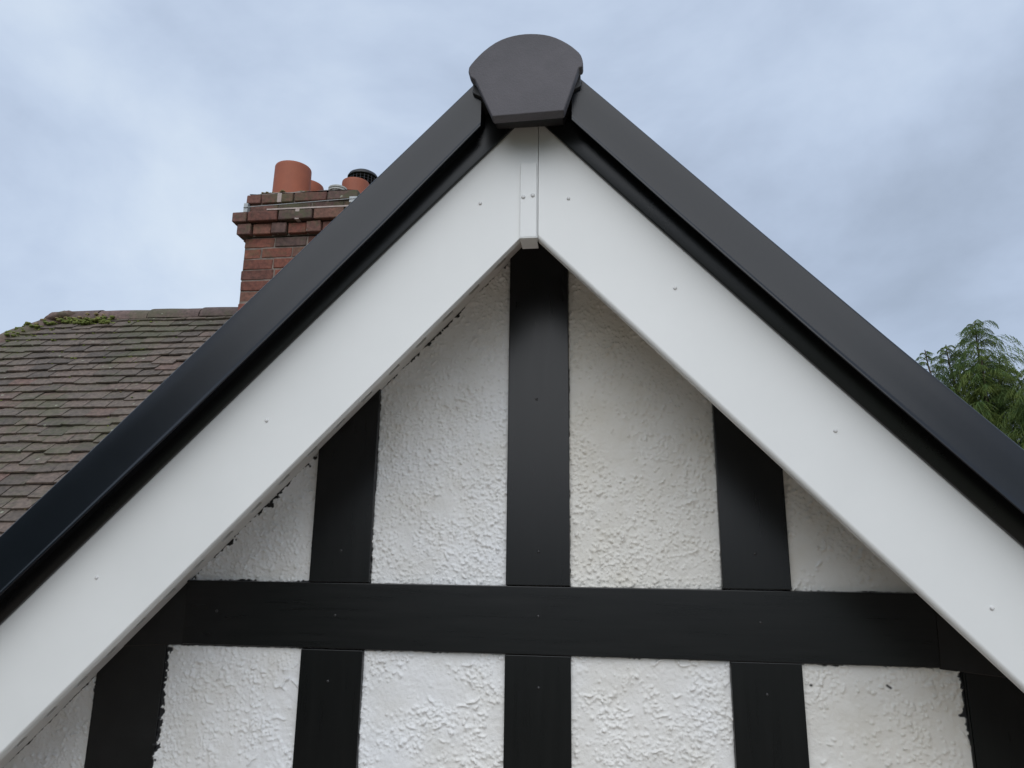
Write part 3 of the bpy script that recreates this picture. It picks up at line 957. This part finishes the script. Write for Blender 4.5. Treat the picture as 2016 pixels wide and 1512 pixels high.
# bird-guard cowl: flat dome over a wire cage
lathe('cowl', [(0.118, 3.152), (0.128, 3.150), (0.129, 3.158), (0.118, 3.178), (0.085, 3.200), (0.04, 3.212), (0.0, 3.215)], -1.795, 3.60, M_COWL)
b = bmesh.new()
def wire(bm_, a, c, r_=0.003):
    d = (c - a); q = d.to_track_quat('Z', 'Y')
    r0 = bmesh.ops.create_cone(bm_, segments=5, radius1=r_, radius2=r_, depth=d.length, cap_ends=False)
    bmesh.ops.transform(bm_, matrix=Matrix.Translation((a + c) / 2) @ q.to_matrix().to_4x4(), verts=r0['verts'])
n = 22
for i in range(n):
    a = 2 * math.pi * i / n; a2 = 2 * math.pi * (i + 1) / n
    p0 = Vector((-1.795 + 0.112 * math.cos(a), 3.60 + 0.112 * math.sin(a), 3.04 + Z0)); p1 = p0 + Vector((0, 0, 0.115))
    wire(b, p0, p1)
    for zz in (0.02, 0.045, 0.07, 0.095):
        wire(b, p0 + Vector((0, 0, zz)), Vector((-1.795 + 0.112 * math.cos(a2), 3.60 + 0.112 * math.sin(a2), 3.04 + zz + Z0)), 0.0022)
o_ = link('cowl_cage', from_bm('cowl_cage', b, M_COWL, 60), None); o_.parent = stack; o_.matrix_parent_inverse = stack.matrix_world.inverted()
# lashing wire and its corner plates
b = bmesh.new()
pts = [(-2.468, CB, 2.60), (-2.470, CF - 0.034, 2.592), (-1.648, CF - 0.034, 2.622), (-1.60, CF - 0.03, 2.624), (-1.60, CB, 2.63)]
for a, c in zip(pts[:-1], pts[1:]):
    wire(b, Vector(a) + Vector((0, 0, Z0)), Vector(c) + Vector((0, 0, Z0)), 0.0028)
o_ = link('lashing_wire', from_bm('lashing_wire', b, M_GALV, 60), None); o_.parent = stack; o_.matrix_parent_inverse = stack.matrix_world.inverted()
for xa, xb, za, zb in ((-2.472, -2.441, 2.557, 2.628), (-1.655, -1.598, 2.598, 2.642)):
    core('corner_plate', xa, xb, CF - 0.030, CF + 0.05, za, zb, M_GALV)

# ------------------------------------------------------------------ cypress trees
def cypress(name, x, y, leaders, label, seed, dense_from):
    """leaders: list of (dx, dy, top z above ground, crown radius at depth, share)"""
    r = np.random.default_rng(seed)
    root = thing(name, (x, y, 0), label, 'tree', 'cypress trees beyond the gable')
    top = max(l[2] for l in leaders)
    # trunk and leaders
    b = bmesh.new()
    def tube(path, rads, seg=7):
        rings = []
        for (px, py, pz), rr in zip(path, rads):
            rings.append([b.verts.new((px + rr * math.cos(2 * math.pi * i / seg), py + rr * math.sin(2 * math.pi * i / seg), pz)) for i in range(seg)])
        for a, c in zip(rings[:-1], rings[1:]):
            for i in range(seg):
                b.faces.new((a[i], a[(i + 1) % seg], c[(i + 1) % seg], c[i]))
    def stem_at(l, h):                              # leaders part from the trunk 2.6 m below the top
        t = min(max((h - (top - 2.6)) / max(l[2] - (top - 2.6), 0.1), 0), 1)
        e_ = 1 - (1 - t) ** 2
        return x + l[0] * e_, y + l[1] * e_
    for l in leaders:
        hs = np.linspace(0, l[2] - 0.05, 26)
        path = [(*stem_at(l, h), h) for h in hs]
        rads = [max(0.15 * (1 - h / l[2]) ** 0.8, 0.008) for h in hs]
        tube(path, rads)
    V, Q, T = [], [], []
    nv = 0
    def ribbon(P, wid, side, t0, t1):
        """narrow leaf-like ribbon along points P"""
        nonlocal nv
        n = len(P)
        for i in range(n):
            w_ = wid * (1 - 0.75 * i / (n - 1))
            V.append(P[i] - side * w_); V.append(P[i] + side * w_)
            tv = t0 + (t1 - t0) * i / (n - 1)
            T.append(tv); T.append(tv)
        for i in range(n - 1):
            Q.append((nv + 2 * i, nv + 2 * i + 1, nv + 2 * i + 3, nv + 2 * i + 2))
        nv += 2 * n
    def spray(o, d, length, fine):
        """an arching branch that droops at the tip, with hanging feathery branchlets on both sides"""
        n = 9
        P = [np.array(o)]
        dd = np.array(d, float)
        seg = length / n
        for i in range(n):
            dd = dd + np.array([0, 0, -0.07 - 0.045 * i]) * (0.8 + 0.4 * r.random())
            dd /= np.linalg.norm(dd)
            P.append(P[-1] + dd * seg)
        horiz = np.cross(d, [0, 0, 1.0]); horiz /= (np.linalg.norm(horiz) + 1e-6)
        ribbon(P, 0.006, horiz, 0.0, 0.8)
        ks = np.linspace(0.12, 0.99, fine)
        for t in ks:
            i = min(int(t * n), n - 1); f = t * n - i
            base = P[i] * (1 - f) + P[i + 1] * f
            tang = P[i + 1] - P[i]; tang /= np.linalg.norm(tang)
            for sgn in (-1, 1):
                bl = length * (0.13 + 0.26 * math.sin(math.pi * (0.15 + 0.8 * t))) * r.uniform(0.65, 1.2)
                bd = tang * 0.75 + horiz * sgn * r.uniform(0.4, 0.95) + np.array([0, 0, -0.15 - 0.4 * r.random()])
                bd /= np.linalg.norm(bd)
                B_ = [base]
                for q in range(4):
                    bd = bd + np.array([0, 0, -0.20]); bd /= np.linalg.norm(bd)
                    B_.append(B_[-1] + bd * bl / 4)
                sd_ = np.cross(bd, [0.3 * r.normal(), 0.3 * r.normal(), 1.0]); sd_ /= np.linalg.norm(sd_) + 1e-6
                ribbon(B_, 0.0062, sd_, 0.1, 1.0)
                for q in range(1, 5):
                    for s2 in (-1, 1):
                        ll = bl * 0.20 * r.uniform(0.6, 1.3)
                        ld = bd * 0.7 + sd_ * s2 * 0.7 + np.array([0, 0, -0.25])
                        ld /= np.linalg.norm(ld)
                        c = B_[q]
                        ribbon([c, c + ld * ll], 0.0052, np.cross(ld, sd_ + 0.01), 0.3, 1.0)
    for li, l in enumerate(leaders):
        nb = int(l[4])
        for i in range(nb):
            u = (i + r.random()) / nb
            depth = 0.02 + (dense_from * u ** 0.92)
            h = l[2] - depth
            rad = l[3] * min(1.0, 0.22 + 0.85 * (depth / 1.25) ** 0.75) * (r.uniform(0.4, 1.0) if r.random() < 0.75 else r.uniform(1.0, 1.25))
            az = i * 2.39996 + r.normal(0, 0.35)
            px, py = stem_at(l, h)
            up = 1.15 - 0.6 * min(depth / 1.5, 1) + r.normal(0, 0.25)
            d = np.array([math.cos(az), math.sin(az), up]); d /= np.linalg.norm(d)
            spray((px, py, h - 0.06), d, rad * 1.15, 12 if depth < 1.2 else 9)
    # the rest of the tree below, in coarser sprays
    base_r = max(l[3] for l in leaders)
    n_low = 520
    for i in range(n_low):
        u = (i + r.random()) / n_low
        h = (top - dense_from) * (1 - u) + 0.5 * u
        az = i * 2.39996
        d = np.array([math.cos(az), math.sin(az), 0.55]); d /= np.linalg.norm(d)
        spray((x, y, h), d, base_r * (1.2 + 0.6 * u) * r.uniform(0.5, 1.15), 8)
    link('trunk', from_bm('trunk', b, M_BARK, 60), root)
    V = np.array(V, np.float32); Q = np.array(Q, np.int32)
    me_ = bpy.data.meshes.new('crown')
    me_.vertices.add(len(V)); me_.vertices.foreach_set('co', V.reshape(-1))
    me_.loops.add(Q.size); me_.polygons.add(len(Q))
    me_.loops.foreach_set('vertex_index', Q.reshape(-1))
    me_.polygons.foreach_set('loop_start', (np.arange(len(Q)) * 4).astype(np.int32))
    at = me_.attributes.new('tip', 'FLOAT', 'POINT')
    at.data.foreach_set('value', np.array(T, np.float32))
    me_.update(calc_edges=True); me_.validate()
    me_.materials.append(M_LEAF)
    c_ = link('crown', me_, root)
    print(name, 'quads', len(Q))
    return root
cypress('cypress_tree', 6.85, 11.6, [(0.02, 0.0, 4.34 + Z0, 0.82, 165), (-0.44, 0.15, 3.98 + Z0, 0.75, 120), (-0.92, -0.1, 3.82 + Z0, 0.55, 80), (0.50, 0.3, 3.78 + Z0, 0.75, 110), (-0.2, -0.5, 3.6 + Z0, 0.8, 110), (0.15, -0.3, 3.5 + Z0, 0.8, 90)],
        'dark green cypress with drooping sprays and several thin leaders, rising clear of the right verge', 21, 2.4)
cypress('cypress_tree', 7.35, 10.6, [(0.0, 0.0, 3.45 + Z0, 0.80, 220), (0.5, 0.2, 3.3 + Z0, 0.8, 120), (-0.3, -0.3, 2.95 + Z0, 0.7, 120)],
        'second cypress cut off by the right edge of the picture, lower than its neighbour', 22, 2.2)

# ------------------------------------------------------------------ tall hedge out of view, added for its dark reflection in the left verge
b = bmesh.new()
nu, nv_ = 60, 16
pa, pb = Vector((-17, -3.0)), Vector((-6.0, -17.0))
dirn = (pb - pa).normalized(); nrm = Vector((-dirn.y, dirn.x))
grid = []
for i in range(nu + 1):
    u = i / nu
    c = pa.lerp(pb, u)
    top_h = 8.3 - 2.6 * max(0, (u - 0.7) / 0.3) ** 2 + 0.35 * math.sin(u * 21) + 0.25 * math.sin(u * 47 + 1)
    row = []
    for j in range(nv_ + 1):
        a = math.pi * j / nv_
        q = c + nrm * (1.4 * math.cos(a) + rm.uniform(-0.12, 0.12))
        row.append(b.verts.new((q.x, q.y, top_h * min(1, math.sin(a) * 2.2) ** 0.6 + rm.uniform(-0.12, 0.12) if 0 < j < nv_ else -0.05)))
    grid.append(row)
for i in range(nu):
    for j in range(nv_):
        b.faces.new((grid[i][j], grid[i + 1][j], grid[i + 1][j + 1], grid[i][j + 1]))
hedge = link('unseen_hedge', from_bm('unseen_hedge', b, M_LEAF, 60))
prop(hedge, 'unseen tall dark green hedge, added to be mirrored in the left black verge trim', 'hedge', 'stuff')
